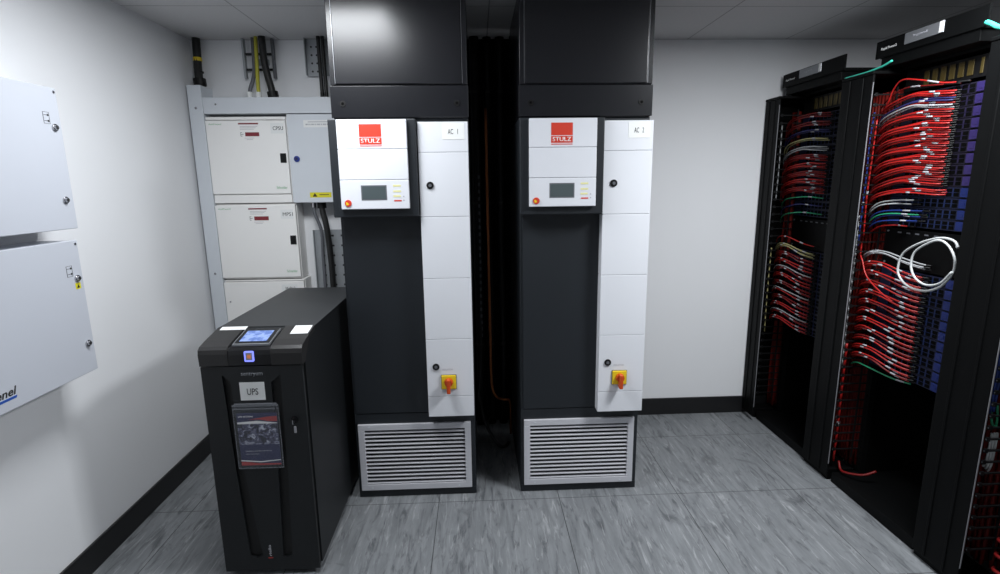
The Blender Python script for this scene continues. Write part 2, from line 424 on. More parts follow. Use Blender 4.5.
t = thing('isolator_box', (-.84, 3.28, 1.475), 'grey steel isolator box with blue knob, beside the top cream board', 'electrical box')
MB().box(-1.086, -.62, YP + .016, YB - .001, 1.475, 1.981, .003).build('body', 'grey', t)
d = MB().box(-1.084, -.62, YP, YP + .0155, 1.477, 1.978, .002).build('cover', 'grey', t)
k = MB().cyl((-1.043, YP, 1.728), (-1.043, YP - .008, 1.728), .017, bev=.001).build('knob', 'blueknob', d)
MB().cyl((-1.045, YP - .008, 1.729), (-1.045, YP - .014, 1.729), .009).build('knob_centre', 'cnavy', k)
l = MB().box(-.99, -.80, YP - .0006, YP, 1.905, 1.945).build('notice', 'label', d)
g = MB().box(-.965, -.82, YP - .0009, YP - .0006, 1.933, 1.937)
for kx in range(16): g.box(-.978 + kx * .011, -.972 + kx * .011 + .003 * (kx % 3 == 0), YP - .0009, YP - .0006, 1.917, 1.925)
g.build('small_print', 'greyink', l)
l = MB().box(-.985, -.86, YP - .0006, YP, 1.505, 1.535).build('warning_label', 'yellab', d)
MB().prism([(-.970, 1.510), (-.942, 1.510), (-.956, 1.532)], 'y', YP - .0009, YP - .0006).box(-.930, -.875, YP - .0009, YP - .0006, 1.519, 1.523).build('warning_mark', 'amber', l)

# cables from the isolator and the perforated tray behind them
t = thing('cable_tray', (-.94, 3.34, .5), 'perforated galvanised cable tray on the wall below the grey isolator box', 'cable tray', 'perforated trays')
g = MB().box(-1.012, -.72, YB - .03, YB - .0285, .55, 1.305)
g.box(-1.014, -1.010, YB - .055, YB - .0285, .55, 1.305)
g.build('bed', 'galv', t)
g = MB()
for r_ in range(12):
    for c_ in range(4): g.box(-.975 + .062 * c_, -.955 + .062 * c_, YB - .0306, YB - .0300, 1.27 - .062 * r_ - .008, 1.27 - .062 * r_ + .004)
g.build('slots', 'ink', t)
MB().box(-1.0, -.74, YB - .028, YB, 1.2, 1.24).box(-1.0, -.74, YB - .028, YB, .7, .74).build('wall_bracket', 'galv', t)
def wall_cable(name, pts, r, m, label, gl=None, cat='cable', glm='black', group=None, radii=None):
    o = MB().tube(pts, r, 10, 6, radii=radii).build(name, m)
    tag(o, label, cat, group)
    if gl:
        p, q, rr = gl
        MB().cyl(p, q, rr, n=16, bev=.001).build('gland', glm, o)
    return o
wall_cable('power_cable', [(-0.937, 3.27, 1.447), (-0.933, 3.268, 1.411), (-0.917, 3.27, 1.314), (-0.912, 3.29, 1.132), (-0.912, 3.297, 0.953), (-0.91, 3.300, 0.666), (-0.91, 3.300, 0.6)], .018, 'cblack', 'thick black cable dropping from the grey isolator box in front of the tray', ((-0.937, 3.27, 1.4745), (-0.937, 3.27, 1.44), .026))
wall_cable('earth_cable', [(-.985, 3.27, 1.455), (-.98, 3.268, 1.40), (-.952, 3.275, 1.30), (-.962, 3.30, 1.15), (-.964, 3.305, .9), (-.962, 3.305, .6)], .010, 'cgrey', 'thinner grey cable left of the thick black one below the isolator box', ((-.985, 3.27, 1.473), (-.985, 3.27, 1.445), .014), glm='chrome')

# cables rising to the ceiling above the trunking
wall_cable('supply_cable', [(-1.578, 3.28, 2.15), (-1.583, 3.285, 2.19), (-1.59, 3.30, 2.25), (-1.588, 3.305, 2.33), (-1.585, 3.305, 2.409)], .022, 'cblack', 'black cable bundle in the room corner above the upright trunking', ((-1.578, 3.28, 2.146), (-1.580, 3.281, 2.185), .034))
MBt = bpy.data.objects['supply_cable']
MB().cyl((-1.589, 3.305, 2.285), (-1.589, 3.305, 2.305), .0235, n=14).build('marker_band', 'yellow', MBt)
MB().cyl((-1.587, 3.30, 2.22), (-1.587, 3.30, 2.228), .026, n=14).build('cable_tie', 'black', MBt)
t = thing('cable_ladder', (-1.26, 3.32, 2.18), 'narrow grey cable ladder rising to the ceiling behind the yellow cable', 'cable tray')
for x in (-1.328, -1.162): MB().box(x - .006, x + .006, YB - .05, YB - .02, 2.19, 2.408, .001).build('rail', 'galv' if x < -1.2 else 'cgrey', t)
for z in (2.24, 2.325): MB().box(-1.321, -1.169, YB - .04, YB - .028, z - .006, z + .006).build('rung', 'black', t)
MB().box(-1.26, -1.20, YB - .0275, YB, 2.27, 2.30).build('wall_bracket', 'galv', t)
wall_cable('grey_cable', [(-1.30, 3.27, 2.095), (-1.292, 3.27, 2.13), (-1.275, 3.278, 2.18), (-1.268, 3.293, 2.25), (-1.265, 3.298, 2.409)], .011, 'cgrey', 'grey cable bending into the white gland beside the yellow cable', ((-1.30, 3.27, 2.074), (-1.30, 3.27, 2.11), .016), glm='label')
wall_cable('yellow_cable', [(-1.248, 3.268, 2.095), (-1.247, 3.268, 2.15), (-1.243, 3.27, 2.25), (-1.238, 3.275, 2.409)], .0105, 'cyg', 'yellow and green earth cable above the crosspiece trunking', ((-1.248, 3.268, 2.074), (-1.248, 3.268, 2.108), .016), glm='label')
wall_cable('mains_cable', [(-1.167, 3.265, 2.09), (-1.172, 3.265, 2.13), (-1.186, 3.268, 2.19), (-1.200, 3.27, 2.28), (-1.203, 3.27, 2.409)], .020, 'cblack', 'thick black cable right of the yellow cable above the trunking', ((-1.164, 3.265, 2.079), (-1.168, 3.265, 2.11), .030))
t = thing('cable_tray', (-.90, 3.34, 2.2), 'short perforated tray hanging from the ceiling beside the black air duct', 'cable tray', 'perforated trays')
MB().box(-.973, -.79, YB - .03, YB - .028, 2.205, 2.408).box(-.977, -.973, YB - .06, YB - .028, 2.205, 2.408).build('bed', 'galv', t)
g = MB()
for z in (2.23, 2.275, 2.32, 2.365):
    for x in (-.945, -.915, -.87): g.cyl((x, YB - .0306, z), (x, YB - .0300, z), .006, n=10)
g.build('slots', 'ink', t)
MB().box(-.95, -.80, YB - .0275, YB, 2.36, 2.39).build('wall_bracket', 'galv', t)
for (x, nm, lb) in ((-.885, 'pair_cable', 'left one of the two black cables beside the air duct above the isolator'), (-.861, 'pair_cable', 'middle black cable beside the air duct above the isolator box'), (-.80, 'pair_cable', 'black cable half hidden by the air duct above the isolator')):
    wall_cable(nm, [(x, 3.268, 2.09), (x, 3.268, 2.16), (x - .002, 3.27, 2.28), (x - .002, 3.27, 2.409)], .0125 if x > -.83 else .011, 'cblack', lb, ((x, 3.268, 2.074), (x, 3.268, 2.105), .0115 if x < -.83 else .02), group='black cables by the air duct')

# ------------------------------------------------------------------ UPS cabinet
UX0, UX1, UY, UYB, UH = -1.061, -.676, 1.951, 2.944, 1.011
t = thing('ups_cabinet', ((UX0 + UX1) / 2, 2.45, 0), 'tall black UPS cabinet with small blue lit screen standing by the left wall', 'cabinet')
MB().box(UX0 + .02, UX1 - .02, UY + .03, UYB - .03, 0, .03).build('plinth', 'black', t)
body = MB().prism([(UY + .03, .03), (UYB, .03), (UYB, UH), (2.128, UH), (2.07, .995), (UY + .03, .905)], 'x', UX0 + .003, UX1 - .001).build('body', 'ups', t)
MB().box(UX0, UX1 + .001, 2.128, UYB, UH, UH + .003, .001).build('top_panel', 'upstop', t)
# door with two slanting vent openings
out = [(UX0, .022), (UX1 - .004, .022), (UX1 - .004, .905), (UX0, .905)]
vl = [(-.985, .872), (-.955, .845), (-.949, .60), (-.930, .33), (-.906, .092), (-.930, .080), (-.958, .088), (-.972, .45)]
vr = [(-.764, .872), (-.803, .838), (-.806, .60), (-.815, .33), (-.826, .080), (-.805, .078), (-.787, .088), (-.773, .45)]
me = shape2d([out, vl, vr], .012)
me.transform(Matrix.Rotation(PI / 2, 4, 'X')); me.transform(Matrix.Translation((0, UY + .006, 0)))
b = MB(); b.bm.from_mesh(me); bpy.data.meshes.remove(me)
door = b.build('door', 'ups', t)
g = MB().box(UX0 + .003, UX1 - .007, UY + .0122, UY + .027, .024, .903)
g.build('vent_mesh', 'vent', door)
# moulded cap
prof = [(UY - .003, .909), (UY - .005, .955), (UY - .001, .972), (UY + .012, .982), (UY + .06, .993), (UY + .12, 1.004), (2.126, 1.0145), (2.126, .995), (2.05, .985), (UY + .029, .909)]
def cap_seg(x0, x1, dz, dy, name, m):
    return MB().prism([(y + (dy if y < 1.99 else 0), z - dz if z > .95 else z) for y, z in prof], 'x', x0, x1).build(name, m, t)
cap_seg(UX0 - .001, -.955, 0, 0, 'cap_side', 'upscap'); cap_seg(-.793, UX1, 0, 0, 'cap_side', 'upscap')
cen = cap_seg(-.9545, -.7935, .005, .003, 'cap_centre', 'glossblack')
def sl(y): # height of the cap surface at depth y
    P = [(UY + .012, .982), (UY + .06, .993), (UY + .12, 1.004), (2.126, 1.0145)]
    for (a, za), (b_, zb) in zip(P, P[1:]):
        if a <= y <= b_: return za + (zb - za) * (y - a) / (b_ - a)
    return P[0][1] if y < P[0][0] else P[-1][1]
def slab(x0, x1, y0, y1, h0, h1, name, m, par):
    b = MB(); z0, z1 = sl(y0), sl(y1)
    return b.prism([(y0, z0 + h0), (y1, z1 + h0), (y1, z1 + h1), (y0, z0 + h1)], 'x', x0, x1).build(name, m, par)
bz = slab(-.943, -.803, 1.972, 2.098, -.005, .002, 'screen_bezel', 'silver', t)
slab(-.939, -.807, 1.980, 2.096, .002, .0028, 'screen_glass', 'glossblack', bz)
slab(-.925, -.822, 1.993, 2.080, .0028, .0034, 'screen', 'screen', bz)
slab(-1.046, -.944, 2.098, 2.126, .0002, .001, 'white_sticker', 'label', t)
slab(-.752, -.683, 2.052, 2.124, .0002, .001, 'white_sticker', 'label', t)
yb_ = UY - .0022
bt = MB().box(-.8905, -.8555, yb_ - .003, yb_, .925, .966, .004, 3).build('power_button', 'bluering', t)
MB().box(-.885, -.861, yb_ - .0036, yb_ - .003, .931, .960, .001).build('button_face', 'greyink', bt)
MB().cyl((-.873, yb_ - .0036, .945), (-.873, yb_ - .0042, .945), .008, n=16).build('symbol', 'orange', bt)
text('lettering', 'sentryum', (-.872, UY, .872), .018, '-y', 'silver', door, w=.082, bold=.01)
l = MB().box(-.923, -.829, UY - .0007, UY, .768, .841).build('name_label', 'label', door)
text('lettering', 'UPS', (-.8755, UY - .0007, .803), .026, '-y', 'ink', l, w=.042)
k = MB().cyl((-.727, UY, .683), (-.727, UY - .008, .683), .015, bev=.002).cyl((-.727, UY - .008, .680), (-.727, UY - .018, .678), .008).build('lock', 'glossblack', door)
MB().box(-.729, -.725, UY - .024, UY - .018, .672, .690).build('key', 'chrome', k)
MB().box(-.732, -.723, UY - .004, UY, .628, .655, .001).build('key_tag', 'sleeve', k)
text('maker_print', 'riello', (-.876, UY, .112), .011, '-y', 'sleeve', door, w=.05, rot=PI / 2, bold=.02)
MB().box(-.885, -.866, UY - .0006, UY, .076, .081).build('red_bar', 'brochred', door)

# wallet and brochure on the door
b = thing('brochure', (-.872, UY - .003, .495), 'navy brochure with red band and picture inside the clear wallet on the UPS door', 'booklet')
MB().box(-.946, -.793, UY - .004, UY - .0012, .497, .715).build('cover', 'navy', b)
e0, e1 = UY - .0046, UY - .004
MB().prism([(-.90, .690), (-.86, .690), (-.83, .682), (-.793, .680), (-.793, .702), (-.83, .700), (-.87, .694)], 'y', e0, e1).build('red_swoosh', 'brochred', b)
MB().prism([(-.946, .679), (-.87, .684), (-.793, .674), (-.793, .672), (-.946, .672)], 'y', e0, e1).build('white_band', 'label', b)
MB().box(-.946, -.793, e0, e1, .585, .6715).build('picture', 'picture', b)
MB().prism([(-.946, .516), (-.87, .509), (-.793, .516), (-.793, .519), (-.87, .513), (-.946, .520)], 'y', e0, e1).build('white_swoosh', 'label', b)
MB().prism([(-.946, .4972), (-.793, .4972), (-.793, .503), (-.87, .504), (-.946, .514)], 'y', e0, e1).build('red_foot', 'brochred', b)
text('title', 'UPS SYSTEMS', (-.912, e1, .702), .006, '-y', 'label', b, w=.055)
text('title', 'Installation and Start Up Manual', (-.875, e1, .557), .006, '-y', 'greyink', b, w=.10)
text('title', 'Safety instructions', (-.90, e1, .545), .004, '-y', 'greyink', b, w=.05)
w = thing('plastic_wallet', (-.872, UY - .006, .485), 'clear plastic document wallet stuck on the black UPS door', 'wallet')
MB().box(-.958, -.782, UY - .0062, UY - .0056, .484, .752).build('front_sheet', 'wallet', w)
g = MB().box(-.958, -.782, UY - .0066, UY - .0062, .732, .737).box(-.958, -.782, UY - .0066, UY - .0062, .744, .752)
for x in (-.958, -.785): g.box(x, x + .003, UY - .0066, UY - .0062, .484, .732)
g.box(-.955, -.785, UY - .0066, UY - .0062, .484, .487).build('seam', 'walletrim', w)
MB().box(-.950, -.790, UY - .0055, UY, .7525, .755).build('adhesive_strip', 'walletrim', w)

# ------------------------------------------------------------------ air conditioning units
YA = 2.482
def ac_unit(x0, label, name):
    X = lambda a: x0 + a
    t = thing('air_conditioner', (X(.3), 2.8, 0), label, 'air conditioner', 'air conditioning units')
    MB().box(X(0), X(.6), YA + .004, 3.15, 0, 1.866, .003).build('body', 'acbody', t)
    MB().box(X(.012), X(.39), YA - .004, YA + .004, .460, 1.80, .002).build('front_panel', 'acbody', t)
    MB().box(X(.002), X(.598), YA - .001, YA + .004, .405, .456, .001).build('front_rail', 'acbody', t)
    MB().box(X(.002), X(.598), YA - .001, YA + .004, .003, .040, .001).build('kick_panel', 'acbody', t)
    # air grille
    f = MB(); gx0, gx1, gz0, gz1 = X(.016), X(.578), .043, .402; w = .031
    f.box(gx0, gx1, YA - .012, YA + .004, gz1 - w, gz1, .0015).box(gx0, gx1, YA - .012, YA + .004, gz0, gz0 + w, .0015)
    f.box(gx0, gx0 + w, YA - .012, YA + .004, gz0 + w, gz1 - w, .0015).box(gx1 - w, gx1, YA - .012, YA + .004, gz0 + w, gz1 - w, .0015)
    gr = f.build('grille_frame', 'alu', t)
    MB().box(gx0 + w, gx1 - w, YA + .0015, YA + .0035, gz0 + w, gz1 - w).build('grille_back', 'void', gr)
    s = MB(); n = 14; p = (gz1 - gz0 - 2 * w) / n
    for k in range(n):
        z = gz0 + w + p * (k + .5)
        s.prism([(YA - .010, z - .0070), (YA - .0085, z - .0078), (YA + .0010, z - .0015), (YA + .0010, z + .0005), (YA - .0085, z - .0028), (YA - .010, z - .0030)], 'x', gx0 + w, gx1 - w)
    s.build('slats', 'alu', gr)
    sc = MB()
    for x in (gx0 + .055, gx1 - .065):
        for z in (gz0 + .013, gz1 - .013): sc.cyl((x, YA - .012, z), (x, YA - .0135, z), .004, n=10)
    sc.build('grille_screws', 'grey', gr)
    # white service panel
    yp = YA - .060
    s = MB(); Z = [.458, .563, .851, 1.145, 1.430, 1.714, 1.845]
    for a, b in zip(Z, Z[1:]): s.box(X(.376), X(.598), yp, YA - .0005, a + .0008, b - .0008, .0016)
    sp = s.build('service_panel', 'acwhite', t)
    MB().box(X(.379), X(.595), yp + .004, YA - .001, .47, 1.84).build('panel_core', 'greyink', t)
    for (x, z) in ((.424, 1.570), (.420, .715)):
        k = MB().cyl((X(x), yp, z), (X(x), yp - .006, z), .0165, bev=.0015).build('lock', 'black', sp)
        MB().cyl((X(x), yp - .006, z), (X(x), yp - .009, z), .007, n=14).build('lock_core', 'cgrey', k)
    l = MB().box(X(.484), X(.583), yp - .0012, yp, 1.768, 1.838, .0005).build('name_label', 'label', sp)
    text('lettering', name.replace(' ', '   '), (X(.532), yp - .0012, 1.802), .022, '-y', 'ink', l, w=.044)
    text('switch_print', 'ISOLATOR', (X(.475), yp, .700), .008, '-y', 'greyink', sp, w=.05)
    sw = MB().box(X(.444), X(.514), yp - .010, yp, .603, .672, .003).build('switch_plate', 'yellow', sp)
    MB().box(X(.442), X(.516), yp - .004, yp - .0001, .601, .674, .001).build('switch_gasket', 'amber', sw)
    MB().cyl((X(.479), yp - .010, .640), (X(.479), yp - .030, .640), .022, .019, bev=.002).box(X(.470), X(.488), yp - .048, yp - .012, .592, .662, .004).build('switch_handle', 'redh', sw)
    # display housing
    fr = MB().box(X(-.006), X(.372), YA - .082, YA - .0045, 1.434, 1.856, .004).build('display_housing', 'acbody', t)
    yd = YA - .103
    s = MB()
    for a, b in ((1.470, 1.597), (1.597, 1.728), (1.728, 1.852)): s.box(X(.035), X(.334), yd, YA - .0825, a + .0007, b - .0007, .0022)
    ds = s.build('display_face', 'dispwhite', fr)
    MB().box(X(.138), X(.236), yd + .002, YA - .0826, 1.60, 1.72).build('display_core', 'greyink', fr)
    return t, yd, ds, sp, X
def display_details(ds, yd, X):
    e = yd - .0007
    MB().box(X(.131), X(.226), e, yd, 1.779, 1.832).build('logo_square', 'red', ds)
    MB().box(X(.131), X(.226), e, yd, 1.747, 1.776).build('logo_plate', 'red', ds)
    text('logo_letters', 'STULZ', (X(.1785), e, 1.7625), .018, '-y', 'label', ds, w=.082, bold=.008)
    MB().box(X(.131), X(.226), e, yd, 1.7395, 1.743).build('logo_bar', 'red', ds)
    sc = MB().box(X(.125), X(.237), e, yd, 1.509, 1.574).build('screen_frame', 'cgrey', ds)
    MB().box(X(.130), X(.232), e - .0004, e, 1.514, 1.569).build('screen', 'lcd', sc)
    g = MB()
    for k in range(2): g.box(X(.265), X(.299), e, yd, 1.572 - k * .024 - .005, 1.572 - k * .024 + .003)
    for z in (1.526,): g.box(X(.265), X(.297), e, yd, z - .004, z + .004)
    g.build('yellow_keys', 'pale', ds)
    MB().box(X(.267), X(.300), e, yd, 1.503, 1.509).build('red_key', 'red', ds)
    MB().cyl((X(.310), yd, 1.524), (X(.310), e, 1.524), .003, n=10).cyl((X(.310), yd, 1.508), (X(.310), e, 1.508), .003, n=10).build('indicator_dots', 'greyink', ds)
    rd = MB().cyl((X(.066), yd, 1.497), (X(.066), yd - .004, 1.497), .015, n=20, bev=.001).build('round_badge', 'red', ds)
    MB().prism([(X(.058), 1.488), (X(.070), 1.491), (X(.066), 1.499), (X(.057), 1.503)], 'y', yd - .0046, yd - .004).build('badge_mark', 'yellow', rd)
units = {}
for x0, nm, lb in ((-.632, 'AC 1', 'anthracite air conditioning unit with white panel labelled AC 1, beside the UPS cabinet'),
                   (.199, 'AC 2', 'anthracite air conditioning unit with white panel labelled AC 2, standing by the bare wall')):
    t, yd, ds, sp, X = ac_unit(x0, lb, nm); display_details(ds, yd, X)

def plenum(x0, label):
    X = lambda a: x0 + a
    t = thing('air_duct', (X(.3), 2.8, 1.868), label, 'air duct', 'black ducts on the air conditioners')
    MB().box(X(.002), X(.598), YA, 3.15, 1.8665, ZC - .0005, .002).build('casing', 'plenum', t)
    bd = MB().box(X(-.003), X(.603), YA - .014, YA - .0005, 1.8685, 2.003, .002).build('collar_band', 'plenum', t)
    for x in (.050, .552):
        s = MB().cyl((X(x), YA - .014, 1.928), (X(x), YA - .0175, 1.928), .0135, n=20, bev=.001).build('screw', 'black', bd)
        MB().cyl((X(x), YA - .0175, 1.928), (X(x), YA - .0185, 1.928), .006, n=10).build('screw_socket', 'void', s)
    MB().box(X(0), X(.6), YA - .010, YA - .0005, 2.0065, ZC - .001, .002).build('front_frame', 'plenum', t)
    MB().box(X(.024), X(.575), YA - .016, YA - .0102, 2.010, ZC - .004, .0035, 3).build('front_door', 'plenum', t)
    for x in (.022, .578): MB().box(X(x) - .0008, X(x) + .0008, YA - .0112, YA - .0102, 2.012, ZC - .004).build('edge_trim', 'silver', t)
plenum(-.632, 'black sheet metal duct rising to the ceiling from the AC 1 unit')
plenum(.199, 'black sheet metal duct rising to the ceiling from the AC 2 unit')

# ------------------------------------------------------------------ pipes in the gap between the units
MB_ = MB().box(-.06, .30, YB - .02, YB - .0005, 0, ZC - .001, .002).build('gap_blackout', 'void'); tag(MB_, 'black sheet added over the wall to darken the gap between the air conditioners', 'panel')  # added black sheet hiding the white wall, so the gap stays dark
for i, (x, y, r, lb) in enumerate(((.0, 3.29, .028, 'black lagged pipe at the left of the gap beside AC 1'), (.075, 3.30, .024, 'black lagged pipe second from the left in the gap'), (.15, 3.30, .026, 'black lagged pipe second from the right in the gap'), (.235, 3.28, .03, 'black lagged pipe at the right of the gap beside AC 2'))):
    o = MB().tube([(x, y, .0), (x + .004, y, .6), (x - .003, y, 1.3), (x, y, 2.0), (x, y, ZC - .001)], r, 14, 4).build('insulated_pipe', 'black'); tag(o, lb, 'pipe', 'lagged pipes in the gap')
    for z in (.55, 1.45, 2.1): MB().cyl((x, y, z), (x, y, z + .012), r + .004, n=16).build('pipe_clip', 'blackm', o)
o = MB().tube([(.06, 3.18, 2.0), (.062, 3.18, 1.4), (.066, 3.18, .6), (.07, 3.17, .33), (.095, 3.15, .25), (.14, 3.13, .235), (.180, 3.13, .225), (.186, 3.13, .15), (.186, 3.13, .0005)], .008, 8, 6).build('copper_pipe', 'copper'); tag(o, 'thin copper pipe bending right near the floor in the dark gap', 'pipe')
o = MB().tube([(.012, 3.02, 1.86), (.014, 3.02, 1.4), (.012, 3.02, .8), (.0, 3.0, .45), (-.02, 2.98, .3)], .006, 8, 6).build('marked_cable', 'cblack'); tag(o, 'thin cable with grey printed markings hanging in the gap beside AC 1', 'cable')
g = MB()
for k in range(24):
    z = 1.62 - k * .04; g.cyl((.013, 3.02, z), (.013, 3.02, z - .02), .0066, n=8)
g.build('cable_print', 'cgrey', o)
o = MB().tube([(-.02, 3.1, .32), (.02, 3.0, .16), (.07, 2.96, .06), (.115, 2.95, .0095), (.15, 2.96, .0095), (.165, 3.0, .0095)], .009, 8, 6).build('drain_hose', 'cblack'); tag(o, 'black hose sagging low across the gap between the air conditioners', 'hose')

# ------------------------------------------------------------------ racks along the right
XM = 1.826                      # front of the vertical cable managers
PX = 1.976                      # face of the patch panels
RACKS = {'far': .765, 'near': 0., 'edge': -.775}     # offset in y from the near rack
RN = {'far': 'far rack', 'near': 'near rack', 'edge': 'rack at the right edge of the view'}

def rack(key):
    o = RACKS[key]
    y0, y1 = 1.934 + o, 2.474 + o
    t = thing('network_rack', (2.3, (y0 + y1) / 2, 0), {'far': 'black network rack at the far end, next to the white back wall', 'near': 'black network rack nearer the camera with a coiled white cord', 'edge': 'black network rack cut off by the right edge of the view'}[key], 'rack', 'network racks')
    MB().box(XM + .02, 2.75, y0 + .003, y1 - .003, 0.002, .055, .002).build('plinth', 'blackrack', t)
    MB().box(2.72, 2.75, y0 + .003, y1 - .003, .055, 2.06).build('back_blackout', 'void', t)  # added behind the open rack to keep its interior dark
    for y in (y0 + .003, y1 - .015): MB().box(PX + .032, 2.719, y, y + .012, .055, 2.06).build('side_blackout', 'void', t)  # added black sides that shut light out of the open frame
    MB().box(PX - .02, 2.75, y0 + .003, y1 - .003, 2.0605, 2.075, .001).build('top_panel', 'blackrack', t)
    for y in (2.004 + o, 2.446 + o):
        p = MB().box(PX + .003, PX + .03, y, y + .026, .055, 2.06).build('post', 'blackrack', t)
        h = MB()
        for k in range(60): h.box(PX + .0022, PX + .0029, y + .009, y + .017, .10 + k * .0318, .108 + k * .0318)
        h.build('mounting_holes', 'void', p)
    # header with badge
    hy0, hy1 = 2.0 + o, 2.553 + o
    hy1 = min(hy1, YB - .03)
    h = MB().prism([(XM + .052, 2.122), (XM + .060, 2.122), (XM + .060, 2.196), (XM + .052, 2.196)], 'y', hy0, hy1).box(XM + .06, XM + .35, hy0 + .03, hy1 - .03, 2.0755, 2.118, .002).box(XM + .06, XM + .30, hy0 + .02, hy1 - .02, 2.1185, 2.135, .002).box(XM + .07, XM + .34, 2.480 + o, hy1 - .03, 2.0615, 2.0752).build('header_bar', 'blackrack', t)
    b = MB().box(XM + .047, XM + .0518, 2.186 + o, 2.383 + o, 2.147, 2.193, .002).build('badge', 'silver', h)
    MB().box(XM + .0462, XM + .0469, 2.189 + o, 2.206 + o, 2.150, 2.192).build('badge_end', 'label', b)
    text('badge_lettering', 'legrand', (XM + .0465, 2.30 + o, 2.172), .012, '-x', 'greyink', b, w=.07)
    text('lettering', 'Rapid Power2', (XM + .0515, 2.475 + o, 2.158), .014, '-x', 'label', h, w=.09)
    return t
RK = {k: rack(k) for k in RACKS}

def FZ(k): return .1812 + k * .0455
def manager(key):
    """vertical cable manager on the far side of each rack"""
    o = RACKS[key]
    y0, y1 = 2.481 + o, min(2.695 + o, YB - .003)
    lab = {'far': 'narrow black vertical cable manager against the white back wall', 'near': 'black vertical cable manager between the two open racks', 'edge': 'black vertical cable manager right of the coiled white cord'}[key]
    t = thing('cable_manager', (XM, (y0 + y1) / 2, .02), lab, 'cable manager', 'vertical cable managers')
    xm, ye = (XM - .026, 3.200) if key == 'far' else (XM, y0)
    c = MB().box(xm, xm + .012, ye, y1, .028, 2.045, .004, 3)
    w = y1 - ye
    for f in (.30, .72): c.box(xm - .004, xm + .004, ye + w * f - .006, ye + w * f + .006, .035, 2.04, .002)
    if key == 'far': c.box(xm + .012, XM + .02, y1 - .012, y1, .028, 2.045)
    c.build('cover', 'blackrack', t)
    MB().box(xm - .003, 1.974, ye - .002, y1 + .0005, 2.0455, 2.060, .003).box(1.974, 2.069, y0 - .002, y1 + .0005, 2.0455, 2.060).build('cap', 'blackrack', t)
    MB().box(XM + .0125, XM + .15, y0 + .01, y1, 0., .06, .002).build('foot', 'blackrack', t)
    MB().box(2.055, 2.065, y0, y1, .06, 2.045).build('back_plate', 'void', t)
    MB().box(XM + .0125, 2.055, y1 - .008, y1, .06, 2.045).build('side_plate', 'void', t)
    MB().box(xm + .0005, xm + .004, ye - .0028, ye - .0005, .10, 2.01).build('edge_strip', 'steel', t)
    f = MB(); n = 40
    for k in range(n):
        z = FZ(k)
        f.box(XM + .03, 2.05, y0 - .004, y0 + .004, z - .003, z + .003)
        f.box(XM + .016, XM + .0295, y0 - .004, y0 + .004, z - .008, z + .008)
    for x in (1.948, 1.985, 2.022): f.box(x - .004, x + .004, y0 - .0025, y0 + .0025, .13, 1.99)
    f.build('fingers', 'black', t)
    d = MB()
    for k in range(n): d.box(XM + .0150, XM + .0158, y0 - .003, y0 + .001, FZ(k) - .002, FZ(k) + .002)
    d.build('finger_tips', 'cgrey', t)
    return t
for k in RACKS: manager(k)
for key in RACKS:       # the packed vertical cables nobody could count
    o = RACKS[key]; b = MB()
    yb1 = min(2.68 + o, YB - .016)
    for i in range(16):
        y = 2.497 + o + (yb1 - 2.497 - o) * (i % 8 + .5) / 8; x = 1.975 + (i // 8) * .03 + R.uniform(-.008, .008)
        b.tube([(x + R.uniform(-.006, .006), y + R.uniform(-.004, .004), z) for z in (.075, .4, .75, 1.1, 1.5, 1.98)], .0075, 6, 3)
    q = b.build('vertical_cable_bundle', 'cbundle')
    tag(q, {'far': 'packed red cables running down inside the cable manager by the back wall', 'near': 'packed red cables running down inside the middle cable manager', 'edge': 'packed red cables running down inside the rightmost cable manager'}[key], 'cables', 'vertical red cables'); q['kind'] = 'stuff'

ORD = ['topmost', 'second', 'third', 'fourth', 'fifth', 'sixth', 'seventh', 'eighth', 'ninth', 'tenth', 'eleventh', 'twelfth', 'lowest']
def panel(key, z, kind):
    o = RACKS[key]
    y0, y1 = 2.006 + o, 2.472 + o
    base, blk, tick = ('panp', 'purple', 'tickp') if kind == 'p' else ('panb', 'blueblk', 'tickb')
    t = MB().box(PX, PX + .0025, y0, y1, z - .0215, z + .0215, .0005).box(PX + .0025, PX + .05, 2.034 + o, 2.442 + o, z - .0205, z + .0205).build('patch_panel', base, RK[key])
    t['label'] = 'dark patch panel with a purple end block' if kind == 'p' else 'dark patch panel with a blue end block'
    MB().box(PX - .006, PX - .0002, 2.062 + o, 2.103 + o, z - .0185, z + .0185, .002).box(PX - .0072, PX - .0062, 2.074 + o, 2.090 + o, z - .007, z + .007).build('end_block', blk, t)
    a = MB(); p = MB()
    for k in range(9):
        y = 2.125 + o + k * .0335
        a.box(PX - .0016, PX - .0002, y - .0115, y + .0115, z - .016, z - .0015)
        a.box(PX - .0016, PX - .0002, y - .0115, y + .0115, z + .0015, z + .016)
        p.box(PX - .0014, PX - .0002, y + .0145, y + .0185, z - .017, z + .017)
    p.box(PX - .0013, PX - .0002, 2.125 + o, 2.40 + o, z - .001, z + .001)
    a.build('ports', 'void', t); p.build('port_dividers', tick, t)
    c = MB()
    for k in range(3): c.box(PX - .010, PX - .0002, 2.040 + o + .001 * k, 2.056 + o - .002 * k, z - .016 + k * .012, z - .011 + k * .012)
    c.build('row_tags', 'pink' if kind == 'p' and R.random() < .6 else 'sleeve', t)
    return t

